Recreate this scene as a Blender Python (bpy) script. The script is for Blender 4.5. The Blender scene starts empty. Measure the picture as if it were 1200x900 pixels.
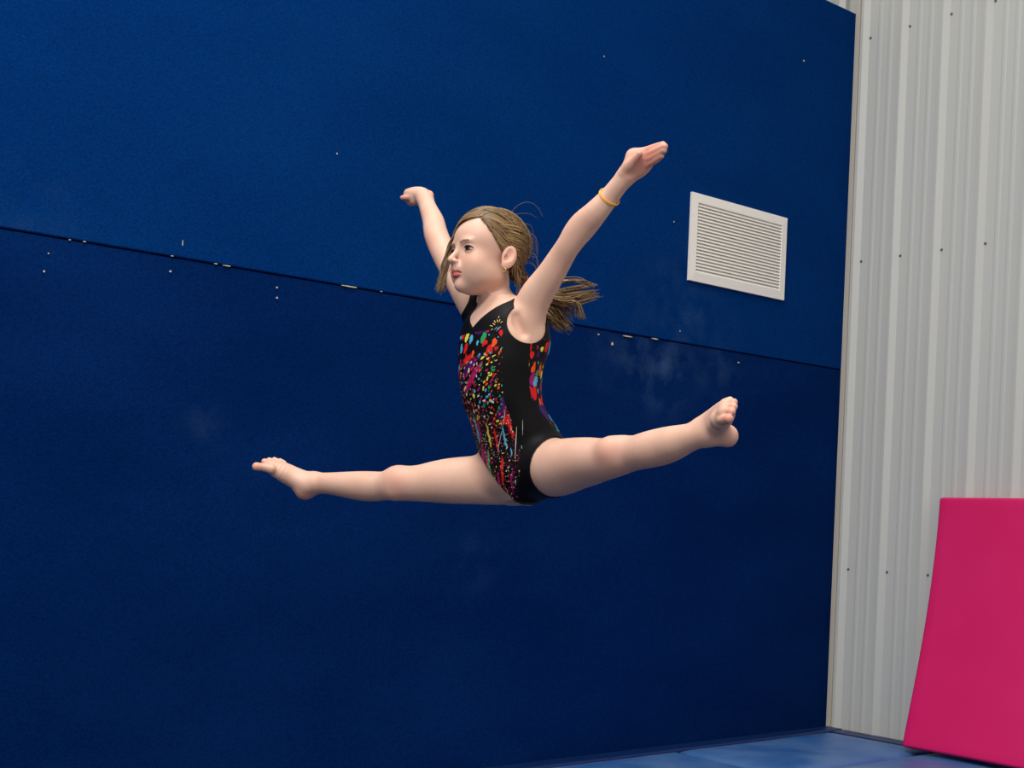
import bpy, bmesh, math, random
import numpy as np
from mathutils import Vector, Matrix
import openvdb

random.seed(7)
rng = np.random.default_rng(7)
SC = bpy.context.scene
COL = SC.collection

# ------------------------------------------------------------------ camera
F_PX, CX, CY = 1519.1, 600.0, 606.1          # focal length and principal point, 1200x900 frame
CAM = np.array([-5.5593, -4.0511, 1.0289])
YAW, PITCH, ROLL = 0.6965, -0.0038, 0.0411
fw = np.array([math.sin(YAW) * math.cos(PITCH), math.cos(YAW) * math.cos(PITCH), math.sin(PITCH)])
r0 = np.array([math.cos(YAW), -math.sin(YAW), 0.0])
u0 = np.cross(r0, fw)
RIGHT = math.cos(ROLL) * r0 + math.sin(ROLL) * u0
UP = -math.sin(ROLL) * r0 + math.cos(ROLL) * u0
FWD = fw
cam_data = bpy.data.cameras.new('camera')
cam = bpy.data.objects.new('camera', cam_data)
COL.objects.link(cam)
cam_data.sensor_width = 36.0
cam_data.lens = 36.0 * F_PX / 1200.0
cam_data.shift_y = (CY - 450.0) / 1200.0
cam_data.clip_start = 0.05
cam.matrix_world = Matrix(((RIGHT[0], UP[0], -FWD[0], CAM[0]),
                           (RIGHT[1], UP[1], -FWD[1], CAM[1]),
                           (RIGHT[2], UP[2], -FWD[2], CAM[2]),
                           (0, 0, 0, 1)))
SC.camera = cam

# ------------------------------------------------------------------ world, lights, exposure
world = bpy.data.worlds.new('gym_ambient')
SC.world = world
world.use_nodes = True
bg = world.node_tree.nodes['Background']
bg.inputs[0].default_value = (1.0, 0.95, 0.90, 1)
bg.inputs[1].default_value = 0.68


def area_light(name, loc, target, sx, sy, power, col=(1, 1, 1)):
    d = bpy.data.lights.new(name, 'AREA')
    d.shape = 'RECTANGLE'
    d.size, d.size_y, d.energy, d.color = sx, sy, power, col
    o = bpy.data.objects.new(name, d)
    COL.objects.link(o)
    o.location = loc
    o.rotation_euler = (Vector(target) - Vector(loc)).to_track_quat('-Z', 'Y').to_euler()
    return o


area_light('ceiling_lamp_above_offscreen', (-4.9, -1.7, 6.2), (-4.9, -1.7, 0), 2.6, 1.2, 190, (1, 0.97, 0.92))
area_light('ceiling_lamp_behind_offscreen', (-7.6, -4.9, 6.2), (-7.6, -4.9, 0), 2.6, 1.6, 420, (1, 0.97, 0.92))
SC.view_settings.view_transform = 'Standard'
SC.view_settings.look = 'None'
SC.view_settings.gamma = 1.0
SC.view_settings.use_curve_mapping = False
SC.view_settings.exposure = 0.0


# ------------------------------------------------------------------ helpers
def srgb(r, g, b):
    def c(v):
        v /= 255.0
        return v / 12.92 if v <= 0.04045 else ((v + 0.055) / 1.055) ** 2.4
    return (c(r), c(g), c(b), 1.0)


def new_mat(name, color=(0.8, 0.8, 0.8, 1), rough=0.6, spec=0.5):
    m = bpy.data.materials.new(name)
    m.use_nodes = True
    b = m.node_tree.nodes['Principled BSDF']
    b.inputs['Base Color'].default_value = color
    b.inputs['Roughness'].default_value = rough
    b.inputs['Specular IOR Level'].default_value = spec
    return m, m.node_tree.nodes, m.node_tree.links, b


def mesh_obj(name, verts, faces, mat=None, parent=None, smooth=False):
    me = bpy.data.meshes.new(name)
    me.from_pydata([tuple(map(float, v)) for v in verts], [], [tuple(map(int, f)) for f in faces])
    me.update()
    if smooth:
        me.polygons.foreach_set('use_smooth', [True] * len(me.polygons))
    o = bpy.data.objects.new(name, me)
    COL.objects.link(o)
    if mat:
        me.materials.append(mat)
    if parent:
        o.parent = parent
    return o


def tag(o, label=None, cat=None, group=None, kind=None):
    if label: o['label'] = label
    if cat: o['category'] = cat
    if group: o['group'] = group
    if kind: o['kind'] = kind
    return o


def box_mesh(lo, hi, bevel=0.0, seg=2):
    bm = bmesh.new()
    bmesh.ops.create_cube(bm, size=1.0)
    for v in bm.verts:
        v.co = Vector([(lo[i] + hi[i]) / 2 + v.co[i] * (hi[i] - lo[i]) for i in range(3)])
    if bevel > 0:
        bmesh.ops.bevel(bm, geom=bm.edges[:], offset=bevel, segments=seg, affect='EDGES', profile=0.5)
    return bm


def bm_obj(name, bm, mat=None, parent=None, smooth=False):
    me = bpy.data.meshes.new(name)
    bm.to_mesh(me)
    bm.free()
    if smooth:
        me.polygons.foreach_set('use_smooth', [True] * len(me.polygons))
    o = bpy.data.objects.new(name, me)
    COL.objects.link(o)
    if mat: me.materials.append(mat)
    if parent: o.parent = parent
    return o


def pix_ray(px, py):
    return FWD + RIGHT * (px - CX) / F_PX - UP * (py - CY) / F_PX


def pix_on(px, py, axis, value):
    d = pix_ray(px, py)
    return CAM + d * (value - CAM[axis]) / d[axis]


# ------------------------------------------------------------------ materials of the room
def carpet_mat(name, base, light, scuffs=()):
    m, N, L, b = new_mat(name, base, 1.0, 0.03)
    tc = N.new('ShaderNodeTexCoord')
    n1 = N.new('ShaderNodeTexNoise'); n1.inputs['Scale'].default_value = 1.1; n1.inputs['Detail'].default_value = 5
    n2 = N.new('ShaderNodeTexNoise'); n2.inputs['Scale'].default_value = 160; n2.inputs['Detail'].default_value = 3
    mp = N.new('ShaderNodeMapping'); mp.inputs['Scale'].default_value = (1, 1, 2.4)
    L.new(tc.outputs['Object'], mp.inputs[0]); L.new(mp.outputs[0], n1.inputs[0]); L.new(tc.outputs['Object'], n2.inputs[0])
    r1 = N.new('ShaderNodeMapRange'); r1.inputs[1].default_value = .38; r1.inputs[2].default_value = .72
    L.new(n1.outputs[0], r1.inputs[0])
    mx = N.new('ShaderNodeMix'); mx.data_type = 'RGBA'
    mx.inputs[6].default_value = base; mx.inputs[7].default_value = light
    L.new(r1.outputs[0], mx.inputs[0])
    r2 = N.new('ShaderNodeMapRange'); r2.inputs[1].default_value = .25; r2.inputs[2].default_value = .75
    r2.inputs[3].default_value = .72; r2.inputs[4].default_value = 1.28
    L.new(n2.outputs[0], r2.inputs[0])
    mul = N.new('ShaderNodeMix'); mul.data_type = 'RGBA'; mul.blend_type = 'MULTIPLY'; mul.inputs[0].default_value = 1
    L.new(mx.outputs[2], mul.inputs[6]); L.new(r2.outputs[0], mul.inputs[7])
    outc = mul.outputs[2]
    for (px, py, rad, amt) in scuffs:                     # worn, dusty patches
        c = pix_on(px, py, 1, 0.0)
        ds = N.new('ShaderNodeVectorMath'); ds.operation = 'DISTANCE'; ds.inputs[1].default_value = tuple(c)
        L.new(tc.outputs['Object'], ds.inputs[0])
        fr_ = N.new('ShaderNodeMapRange'); fr_.inputs[1].default_value = rad; fr_.inputs[2].default_value = 0.0
        fr_.inputs[3].default_value = 0.0; fr_.inputs[4].default_value = amt
        L.new(ds.outputs['Value'], fr_.inputs[0])
        n3 = N.new('ShaderNodeTexNoise'); n3.inputs['Scale'].default_value = 9; n3.inputs['Detail'].default_value = 6
        L.new(tc.outputs['Object'], n3.inputs[0])
        r3 = N.new('ShaderNodeMapRange'); r3.inputs[1].default_value = .42; r3.inputs[2].default_value = .68
        L.new(n3.outputs[0], r3.inputs[0])
        mm = N.new('ShaderNodeMath'); mm.operation = 'MULTIPLY'; L.new(fr_.outputs[0], mm.inputs[0]); L.new(r3.outputs[0], mm.inputs[1])
        mx3 = N.new('ShaderNodeMix'); mx3.data_type = 'RGBA'; mx3.inputs[7].default_value = srgb(70, 100, 140)
        L.new(mm.outputs[0], mx3.inputs[0]); L.new(outc, mx3.inputs[6]); outc = mx3.outputs[2]
    L.new(outc, b.inputs['Base Color'])
    bp = N.new('ShaderNodeBump'); bp.inputs['Strength'].default_value = .35; bp.inputs['Distance'].default_value = .004
    L.new(n2.outputs[0], bp.inputs['Height']); L.new(bp.outputs[0], b.inputs['Normal'])
    return m


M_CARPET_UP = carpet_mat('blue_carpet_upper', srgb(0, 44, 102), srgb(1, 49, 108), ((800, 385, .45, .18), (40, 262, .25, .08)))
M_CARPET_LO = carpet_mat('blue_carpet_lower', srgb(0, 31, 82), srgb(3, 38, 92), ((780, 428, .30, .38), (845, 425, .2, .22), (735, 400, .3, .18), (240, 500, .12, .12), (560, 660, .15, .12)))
M_METAL, _, _, mb = new_mat('white_painted_steel', srgb(196, 198, 195), 0.42, 0.35)
M_TRIM, _, _, _ = new_mat('corner_trim', srgb(190, 184, 172), 0.5)
M_SCREW, _, _, _ = new_mat('screw_steel', srgb(96, 96, 94), 0.5)
M_VENT, _, _, _ = new_mat('vent_white', srgb(240, 236, 228), 0.45)
M_VENTBACK, _, _, _ = new_mat('vent_back', srgb(176, 173, 168), 0.8)
M_FOAM, _, _, _ = new_mat('exposed_foam', srgb(205, 190, 160), 0.9)


def vinyl_mat(name, base, light, scale=3.0, rough=0.42, bump=.25):
    m, N, L, b = new_mat(name, base, rough, 0.4)
    tc = N.new('ShaderNodeTexCoord')
    n1 = N.new('ShaderNodeTexNoise'); n1.inputs['Scale'].default_value = scale; n1.inputs['Detail'].default_value = 4
    L.new(tc.outputs['Object'], n1.inputs[0])
    r1 = N.new('ShaderNodeMapRange'); r1.inputs[1].default_value = .35; r1.inputs[2].default_value = .7
    L.new(n1.outputs[0], r1.inputs[0])
    mx = N.new('ShaderNodeMix'); mx.data_type = 'RGBA'
    mx.inputs[6].default_value = base; mx.inputs[7].default_value = light
    L.new(r1.outputs[0], mx.inputs[0]); L.new(mx.outputs[2], b.inputs['Base Color'])
    n2 = N.new('ShaderNodeTexNoise'); n2.inputs['Scale'].default_value = scale * 3; n2.inputs['Detail'].default_value = 3
    L.new(tc.outputs['Object'], n2.inputs[0])
    bp = N.new('ShaderNodeBump'); bp.inputs['Strength'].default_value = bump; bp.inputs['Distance'].default_value = .02
    L.new(n2.outputs[0], bp.inputs['Height']); L.new(bp.outputs[0], b.inputs['Normal'])
    return m


M_VINYL = vinyl_mat('blue_vinyl', srgb(38, 92, 160), srgb(86, 124, 174))
M_EDGE = vinyl_mat('dark_edge_vinyl', srgb(2, 34, 84), srgb(4, 40, 92))  # darker blue than the floor mats, for the strips at the wall feet
M_PINK = vinyl_mat('pink_cover', srgb(218, 16, 100), srgb(222, 30, 108), 2.2, 0.6, .12)
M_FLOOR, _, _, _ = new_mat('dark_blue_floor', srgb(10, 30, 70), 0.8)

# ------------------------------------------------------------------ the room
PX0 = -8.5
floor = bm_obj('floor', box_mesh((PX0, -6.0, -0.20), (0.10, 0.10, -0.10)), M_FLOOR)
tag(floor, kind='structure')


# ribbed painted steel sheets: profile (along wall, out of wall)
def rib_profile(length, first, pitch=0.2286):
    pts = [(0.0, 0.0)]
    s = first
    while s < length - 0.09:
        pts += [(s, 0), (s + .006, .021), (s + .016, .021), (s + .042, 0)]
        g = pitch - .042
        for q in (1, 2):
            c = s + .042 + g * q / 3.0
            pts += [(c - .014, 0), (c - .006, .0020), (c + .006, .0020), (c + .014, 0)]
        s += pitch
    pts.append((length, 0.0))
    return [p for p in pts if p[0] <= length]


def sheet(name, prof, start, along, out, z0, z1, mat, parent):
    vs, fs = [], []
    for s, h in prof:
        for z in (z0, z1):
            vs.append((start[0] + along[0] * s + out[0] * h, start[1] + along[1] * s + out[1] * h, z))
    n = len(prof)
    for i in range(n - 1):
        fs.append((2 * i, 2 * i + 2, 2 * i + 3, 2 * i + 1))
    o = mesh_obj(name, vs, fs, mat, parent)
    sm = o.modifiers.new('thickness', 'SOLIDIFY'); sm.thickness = 0.0012; sm.offset = 0
    return o


wall_right = bm_obj('wall_right', box_mesh((0.012, -6.0, -0.10), (0.10, 0.10, 6.6)), M_METAL)
tag(wall_right, kind='structure')
PITCH_R = 0.2286
y_edge = -0.012
for i in range(6):
    L_ = PITCH_R * 4
    prof = rib_profile(L_, 0.030)
    sheet('metal_sheet', prof, (0.0, y_edge - i * L_), (0, -1), (-1, 0), -0.02, 6.6, M_METAL, wall_right)
trim = bm_obj('trim_1', box_mesh((-0.012, -0.028, -0.02), (0.004, 0.0, 6.6), 0.003), M_TRIM)
tag(trim, kind='structure')
scr = bmesh.new()
bmesh.ops.create_cone(scr, cap_ends=True, segments=8, radius1=.0068, radius2=.0052, depth=.006,
                      matrix=Matrix.Rotation(math.radians(-90), 4, 'Y'))
scr_me = bpy.data.meshes.new('screw'); scr.to_mesh(scr_me); scr.free(); scr_me.materials.append(M_SCREW)
for z in (0.809, 2.378, 3.514):
    for i in range(12):
        o = bpy.data.objects.new('screw', scr_me); COL.objects.link(o)
        o.location = (-0.003, y_edge - 0.079 - i * PITCH_R, z); o.parent = wall_right

wall_back = bm_obj('wall_back', box_mesh((PX0, 0.062, -0.10), (0.10, 0.14, 6.6)), M_METAL)
tag(wall_back, kind='structure')
for i in range(9):
    sheet('metal_sheet', rib_profile(PITCH_R * 4, 0.03), (-i * PITCH_R * 4, 0.06), (-1, 0), (0, -1), 3.5, 6.6, M_METAL, wall_back)


def panel(z0, z1, mat, y0=0.0):
    bm = box_mesh((PX0, y0, z0), (-0.0005, 0.058, z1), 0.005, 2)
    return bm_obj('padding_panel', bm, mat, wall_back)


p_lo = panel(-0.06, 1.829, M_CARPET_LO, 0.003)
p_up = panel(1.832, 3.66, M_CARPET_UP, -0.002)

# torn bits of foam and lint on the carpet
for k, (px, py, w, h) in enumerate([(82, 281, 3, 1.2), (99, 283, 4, 1.5), (52, 318, 2, 2.5), (57, 297, 1.6, 2), (202, 300, 4, 1.2),
        (200, 318, 2.2, 2.6), (253, 309, 4, 1.2), (266, 311.5, 11, 1.3), (325, 337, 1.6, 2), (325, 349, 1.6, 2.4), (411, 336, 24, 1.4),
        (447, 341.5, 3, 1.3), (395, 180, 2, 2.4), (214, 285, 1, 7), (735, 394, 16, 1.6), (768, 397, 12, 1.5), (718, 403, 2, 3.5),
        (702, 392, 1.5, 1.8), (797, 388, 2, 2), (866, 425, 1.6, 1.8), (790, 260, 1.5, 1.8), (708, 66, 1.6, 1.8), (942, 71, 3, 2)]):
    c = pix_on(px, py, 1, -0.003)
    mpp = 0.0034 * (np.dot(c - CAM, FWD) / 5.2)
    w, h = w * mpp * .5, h * mpp * .5
    n = 7
    vs, fs = [], []
    for j in range(n):
        a = 2 * math.pi * j / n
        q = 0.7 + 0.5 * random.random()
        tilt = -0.0 * math.cos(a)
        vs.append((c[0] + w * q * math.cos(a), -0.0035, c[2] + h * q * math.sin(a) + tilt))
        vs.append((c[0] + w * q * math.cos(a), 0.004, c[2] + h * q * math.sin(a) + tilt))
    fs.append([2 * j for j in range(n)])
    for j in range(n):
        j2 = (j + 1) % n
        fs.append((2 * j, 2 * j + 1, 2 * j2 + 1, 2 * j2))
    mesh_obj('lint_fleck', vs, fs, M_FOAM, wall_back)

# vent grille
VX0, VX1, VZ0, VZ1 = -1.193, -0.508, 2.118, 2.519
vent = bpy.data.objects.new('vent_grille', None); COL.objects.link(vent)
vent.location = ((VX0 + VX1) / 2, -0.002, VZ0)
tag(vent, 'white louvred air vent grille set in the blue carpeted wall', 'vent')
W, H = VX1 - VX0, VZ1 - VZ0
FWX, FWZ = 0.040, 0.042
bm = bmesh.new()
outer = [(-W / 2, 0), (W / 2, 0), (W / 2, H), (-W / 2, H)]
inner = [(-W / 2 + FWX, FWZ), (W / 2 - FWX, FWZ), (W / 2 - FWX, H - FWZ), (-W / 2 + FWX, H - FWZ)]
fr = [[bm.verts.new((x, y, z)) for x, z in ring] for ring, y in ((outer, 0.0), (outer, -0.012), (inner, -0.0145), (inner, 0.0))]
for a, b_ in ((0, 1), (1, 2), (2, 3)):
    for j in range(4):
        k = (j + 1) % 4
        bm.faces.new((fr[a][j], fr[a][k], fr[b_][k], fr[b_][j]))
bmesh.ops.recalc_face_normals(bm, faces=bm.faces[:])
bm_obj('frame', bm, M_VENT, vent)
bm_obj('back_plate', box_mesh((-W / 2 + .01, -0.0035, .01), (W / 2 - .01, -0.0015, H - .01)), M_VENTBACK, vent)
NS = 21
sl = box_mesh((-W / 2 + FWX - .002, -0.009, -0.0012), (W / 2 - FWX + .002, 0.009, 0.0012))
bmesh.ops.rotate(sl, verts=sl.verts[:], cent=(0, 0, 0), matrix=Matrix.Rotation(math.radians(58), 3, 'X'))
sl_me = bpy.data.meshes.new('slat'); sl.to_mesh(sl_me); sl.free(); sl_me.materials.append(M_VENT)
for i in range(NS):
    o = bpy.data.objects.new('slat', sl_me); COL.objects.link(o); o.parent = vent
    o.location = (0, -0.0075, FWZ + (H - 2 * FWZ) * (i + .5) / NS)


# padded floor mats
def puffy_mat(name, lo, hi, mat, top=0.0, r=0.035, puff=0.006, corner=None):
    nx = max(4, int((hi[0] - lo[0]) / 0.06)); ny = max(4, int((hi[1] - lo[1]) / 0.06))
    bm = bmesh.new()
    bmesh.ops.create_grid(bm, x_segments=nx, y_segments=ny, size=0.5)
    for v in bm.verts:
        v.co.x = (lo[0] + hi[0]) / 2 + v.co.x * (hi[0] - lo[0]); v.co.y = (lo[1] + hi[1]) / 2 + v.co.y * (hi[1] - lo[1])
    ext = bmesh.ops.extrude_face_region(bm, geom=bm.faces[:])
    tv = [g for g in ext['geom'] if isinstance(g, bmesh.types.BMVert)]
    for v in bm.verts:
        v.co.z = -0.10
    for v in tv:
        dx = min(v.co.x - lo[0], hi[0] - v.co.x); dy = min(v.co.y - lo[1], hi[1] - v.co.y)
        d = max(0.0, min(dx, dy))
        z = top + puff * min(1, d / .15)
        z += 0.003 * math.sin(v.co.x * 9 + v.co.y * 4) * min(1, d / .1)
        v.co.z = z
    edges = [e for e in bm.edges if len(e.link_faces) == 2 and e.calc_face_angle(0) > 0.9]
    bmesh.ops.recalc_face_normals(bm, faces=bm.faces[:])
    bmesh.ops.bevel(bm, geom=edges, offset=r, segments=4, affect='EDGES', profile=0.5)
    return bm_obj(name, bm, mat, smooth=True)


m1 = puffy_mat('edge_strip', (-6.9, -0.105), (-0.01, -0.004), M_EDGE, top=0.0, r=0.012, puff=0.0)
tag(m1, 'long narrow dark blue strip along the foot of the blue wall', 'pad')
m1b = puffy_mat('edge_strip', (-0.13, -1.9), (-0.004, -0.11), M_EDGE, top=-0.004, r=0.012, puff=0.0)
tag(m1b, 'narrow dark blue strip along the foot of the white ribbed wall', 'pad')
mB = puffy_mat('floor_mat', (-1.245, -0.70), (-0.14, -0.112), M_VINYL, top=-0.004, r=0.03, puff=.012)
tag(mB, 'blue vinyl floor mat in the corner where the blue and white walls meet', 'mat')
mA = puffy_mat('floor_mat', (-3.2, -0.70), (-1.262, -0.112), M_VINYL, top=-0.006, r=0.02, puff=.008)
tag(mA, 'blue vinyl floor mat beside the blue wall, joined to the corner mat', 'mat')
mC = puffy_mat('floor_mat', (-1.9, -1.55), (-0.14, -0.715), M_VINYL, top=-0.004, r=0.03, puff=.012)
tag(mC, 'blue vinyl floor mat under the pink mat, parted from the wall by the corner mat', 'mat')

# pink mat leaning on the white wall
NSX, NTX = 28, 24
TOPX = -0.075
pt_top = pix_on(1100.5, 583, 0, TOPX)
pt_bot = pix_on(1056, 874, 2, 0.03)
vs, fs = [], []
TH = 0.05
for i in range(NSX + 1):
    s = i / NSX                       # 0 bottom, 1 top
    z = pt_bot[2] + (pt_top[2] - pt_bot[2]) * s
    cx = pt_bot[0] + (TOPX - pt_bot[0]) * (1 - (1 - s) ** 1.35)
    ye = pt_bot[1] + (pt_top[1] - pt_bot[1]) * s
    slope = (TOPX - pt_bot[0]) * 1.35 * (1 - s) ** 0.35 / (pt_top[2] - pt_bot[2])
    nx_, nz_ = -1 / math.hypot(1, slope), slope / math.hypot(1, slope)
    for j in range(NTX + 1):
        t = j / NTX
        y = ye - 1.25 * t
        wob = 0.008 * math.sin(5 * t + 3 * s) * math.sin(3.1 * s) - 0.05 * t * (1 - s)
        vs.append((cx + wob, y, z + 0.004 * math.sin(4 * t)))
nfront = len(vs)
for i in range(NSX + 1):
    for j in range(NTX + 1):
        x, y, z = vs[i * (NTX + 1) + j]
        s = i / NSX
        slope = (TOPX - pt_bot[0]) * 1.35 * (1 - s) ** 0.35 / (pt_top[2] - pt_bot[2])
        h = math.hypot(1, slope)
        vs.append((x + TH / h, y, z - TH * slope / h))
R_ = NTX + 1
for i in range(NSX):
    for j in range(NTX):
        a = i * R_ + j
        fs.append((a, a + R_, a + R_ + 1, a + 1))
        b2 = a + nfront
        fs.append((b2, b2 + 1, b2 + R_ + 1, b2 + R_))
for j in range(NTX):
    a, b2 = j, NSX * R_ + j
    fs.append((a, a + 1, a + 1 + nfront, a + nfront))
    fs.append((b2, b2 + nfront, b2 + 1 + nfront, b2 + 1))
for i in range(NSX):
    a, b2 = i * R_, i * R_ + NTX
    fs.append((a, a + nfront, a + R_ + nfront, a + R_))
    fs.append((b2, b2 + R_, b2 + R_ + nfront, b2 + nfront))
pink = mesh_obj('crash_mat', vs, fs, M_PINK, smooth=True)
bv = pink.modifiers.new('bevel', 'BEVEL'); bv.width = 0.012; bv.segments = 3; bv.limit_method = 'ANGLE'; bv.angle_limit = 0.8
tag(pink, 'bright pink foam mat leaning against the white ribbed wall', 'mat')

# ------------------------------------------------------------------ the gymnast: signed distance modelling
# local axes of the figure: x right, y away, z up, origin below the pelvis
VS = 0.0015
BS = 32


def Pw(px, py, d):
    return np.array([(px - CX) / F_PX * d, d, -(py - CY) / F_PX * d])


ORG = Pw(605, 588, 3.05)


def P(px, py, d):
    return Pw(px, py, d) - ORG


class Field:
    def __init__(self):
        self.b = {}

    def blocks(self, lo, hi):
        i0 = np.floor(np.array(lo) / (VS * BS)).astype(int); i1 = np.floor(np.array(hi) / (VS * BS)).astype(int)
        for i in range(i0[0], i1[0] + 1):
            for j in range(i0[1], i1[1] + 1):
                for k in range(i0[2], i1[2] + 1):
                    yield (i, j, k)

    def coords(self, key):
        a = [((np.arange(BS) + key[n] * BS) * VS).astype(np.float32) for n in range(3)]
        return a[0][:, None, None], a[1][None, :, None], a[2][None, None, :]

    def get(self, key):
        if key not in self.b:
            self.b[key] = np.full((BS, BS, BS), 0.06, np.float32)
        return self.b[key]

    def add(self, fn, lo, hi, k):
        m = (0.033 if k >= .012 or k <= 0 else 0.016)
        for key in self.blocks(np.array(lo) - m, np.array(hi) + m):
            d = fn(*self.coords(key))
            if d.min() > m: continue
            a = self.get(key)
            if k <= 0:
                np.minimum(a, d, out=a)
            else:
                h = np.maximum(k - np.abs(a - d), 0) / k
                self.b[key] = np.minimum(a, d) - h * h * k * 0.25

    def sub(self, fn, lo, hi, k):
        m = k + 0.002
        for key in self.blocks(np.array(lo) - m, np.array(hi) + m):
            if key not in self.b: continue
            d = -fn(*self.coords(key))
            a = self.b[key]
            h = np.maximum(k - np.abs(a - d), 0) / k
            self.b[key] = np.maximum(a, d) + h * h * k * 0.25

    def mesh(self):
        g = openvdb.FloatGrid(0.06)
        for key, a in self.b.items():
            g.copyFromArray(np.ascontiguousarray(a), ijk=tuple(int(q) * BS for q in key))
        pts, quads = g.convertToQuads(isovalue=0.0)
        return np.asarray(pts, np.float64) * VS, np.asarray(quads)


def seg_fn(a, b, ra, rb, side=None, ratio=1.0):
    a = np.asarray(a, np.float32); b = np.asarray(b, np.float32)
    ab = b - a; L2 = float(ab @ ab) + 1e-12

    def fn(X, Y, Z):
        x, y, z = X - a[0], Y - a[1], Z - a[2]
        t = np.clip((x * ab[0] + y * ab[1] + z * ab[2]) / L2, 0, 1)
        x = x - t * ab[0]; y = y - t * ab[1]; z = z - t * ab[2]
        if side is not None:
            q = (x * side[0] + y * side[1] + z * side[2]) * np.float32(1 / ratio - 1)
            x = x + side[0] * q; y = y + side[1] * q; z = z + side[2] * q
        d = np.sqrt(x * x + y * y + z * z) - (ra + (rb - ra) * t)
        return (d * min(1.0, ratio)).astype(np.float32)
    return fn


def catmull(pts, n):
    pts = np.asarray(pts, float)
    ext = np.vstack([2 * pts[0] - pts[1], pts, 2 * pts[-1] - pts[-2]])
    out = []
    for i in range(1, len(ext) - 2):
        p0, p1, p2, p3 = ext[i - 1], ext[i], ext[i + 1], ext[i + 2]
        for j in range(n):
            t = j / n
            out.append(0.5 * ((2 * p1) + (-p0 + p2) * t + (2 * p0 - 5 * p1 + 4 * p2 - p3) * t * t + (-p0 + 3 * p1 - 3 * p2 + p3) * t ** 3))
    out.append(ext[-2])
    return np.array(out)


def tube(F, pts, k, n=3, side=None, ratio=1.0, sub=False):
    """pts rows: px, py, depth, radius in pixels"""
    q = np.array([np.append(P(p[0], p[1], p[2]), p[3] * p[2] / F_PX) for p in pts])
    tube_m(F, q, k, n, side, ratio, sub)


def tube_m(F, q, k, n=3, side=None, ratio=1.0, sub=False):
    q = catmull(q, n) if n > 1 else np.asarray(q, float)
    q[:, 3] = np.maximum(q[:, 3], .0005)
    segs = []
    for i in range(len(q) - 1):
        ra, rb = q[i, 3], q[i + 1, 3]
        R_m = max(ra, rb) * max(1, ratio)
        segs.append((np.minimum(q[i, :3], q[i + 1, :3]) - R_m, np.maximum(q[i, :3], q[i + 1, :3]) + R_m,
                     seg_fn(q[i, :3], q[i + 1, :3], ra, rb, side, ratio)))
    m = 0.036

    def fn(X, Y, Z):
        lo = np.array([X.min(), Y.min(), Z.min()]) - m; hi = np.array([X.max(), Y.max(), Z.max()]) + m
        d = None
        for l, h, f in segs:
            if np.all(l < hi) and np.all(h > lo):
                e = f(X, Y, Z)
                d = e if d is None else np.minimum(d, e)
        if d is None:
            d = np.full((BS, BS, BS), 1.0, np.float32)
        return d
    lo = np.min([s[0] for s in segs], axis=0); hi = np.max([s[1] for s in segs], axis=0)
    (F.sub if sub else F.add)(fn, lo, hi, k)


def ell_fn(c, rad, R=np.eye(3)):
    c = np.asarray(c, np.float32); R = np.asarray(R, np.float32)   # rows of R are the axes

    def fn(X, Y, Z):
        x, y, z = X - c[0], Y - c[1], Z - c[2]
        u = [(x * R[i, 0] + y * R[i, 1] + z * R[i, 2]) / rad[i] for i in range(3)]
        k0 = np.sqrt(u[0] ** 2 + u[1] ** 2 + u[2] ** 2)
        k1 = np.sqrt((u[0] / rad[0]) ** 2 + (u[1] / rad[1]) ** 2 + (u[2] / rad[2]) ** 2) + 1e-6
        return (k0 * (k0 - 1) / k1).astype(np.float32)
    return fn


def ellipsoid(F, c, rad, R=np.eye(3), k=0.01, sub=False):
    ext = np.abs(np.asarray(R)).T @ np.asarray(rad)
    (F.sub if sub else F.add)(ell_fn(c, rad, R), np.asarray(c) - ext, np.asarray(c) + ext, k)


def ball(F, px, py, d, r, k=0.006, sub=False):
    r = r * d / F_PX
    ellipsoid(F, P(px, py, d), (r, r, r), np.eye(3), k, sub)


BODY = Field()
# ---- torso: elliptical sections about an upright axis
TY = math.radians(55)
ft = np.array([-math.sin(TY), -math.cos(TY), 0.0])       # where the chest faces
lt = np.array([math.cos(TY), -math.sin(TY), 0.0])        # towards her left
SECT = [(350, 588, .036, .034), (360, 589, .066, .048), (369, 589, .092, .062), (380, 588.5, .106, .076), (400, 588, .110, .084),
        (430, 586.5, .108, .085), (455, 586.5, .101, .081), (475, 589, .098, .079), (490, 597, .101, .082), (505, 604, .107, .087), (525, 611, .110, .091),
        (548, 612, .106, .088), (566, 611, .088, .074), (578, 610, .062, .055), (587, 610, .030, .030)]
tz, tc, ta, tb = [], [], [], []
for y, x, a, b_ in SECT[::-1]:
    p = P(x, y, 3.05)
    tz.append(p[2]); tc.append(p[0]); ta.append(a); tb.append(b_)
zz = np.linspace(tz[0], tz[-1], 160)


def smooth_interp(v):
    w = np.interp(zz, tz, v)
    kern = np.hanning(15); kern /= kern.sum()
    return np.convolve(np.pad(w, 7, mode='edge'), kern, 'valid')


TCX, TA, TB = smooth_interp(tc), smooth_interp(ta), smooth_interp(tb)


def torso_uv(X, Y, Z):
    cx = np.interp(Z, zz, TCX)
    cy = cx * (ft[1] / ft[0])
    x, y = X - cx, Y - cy
    return x * lt[0] + y * lt[1], x * ft[0] + y * ft[1]


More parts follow.
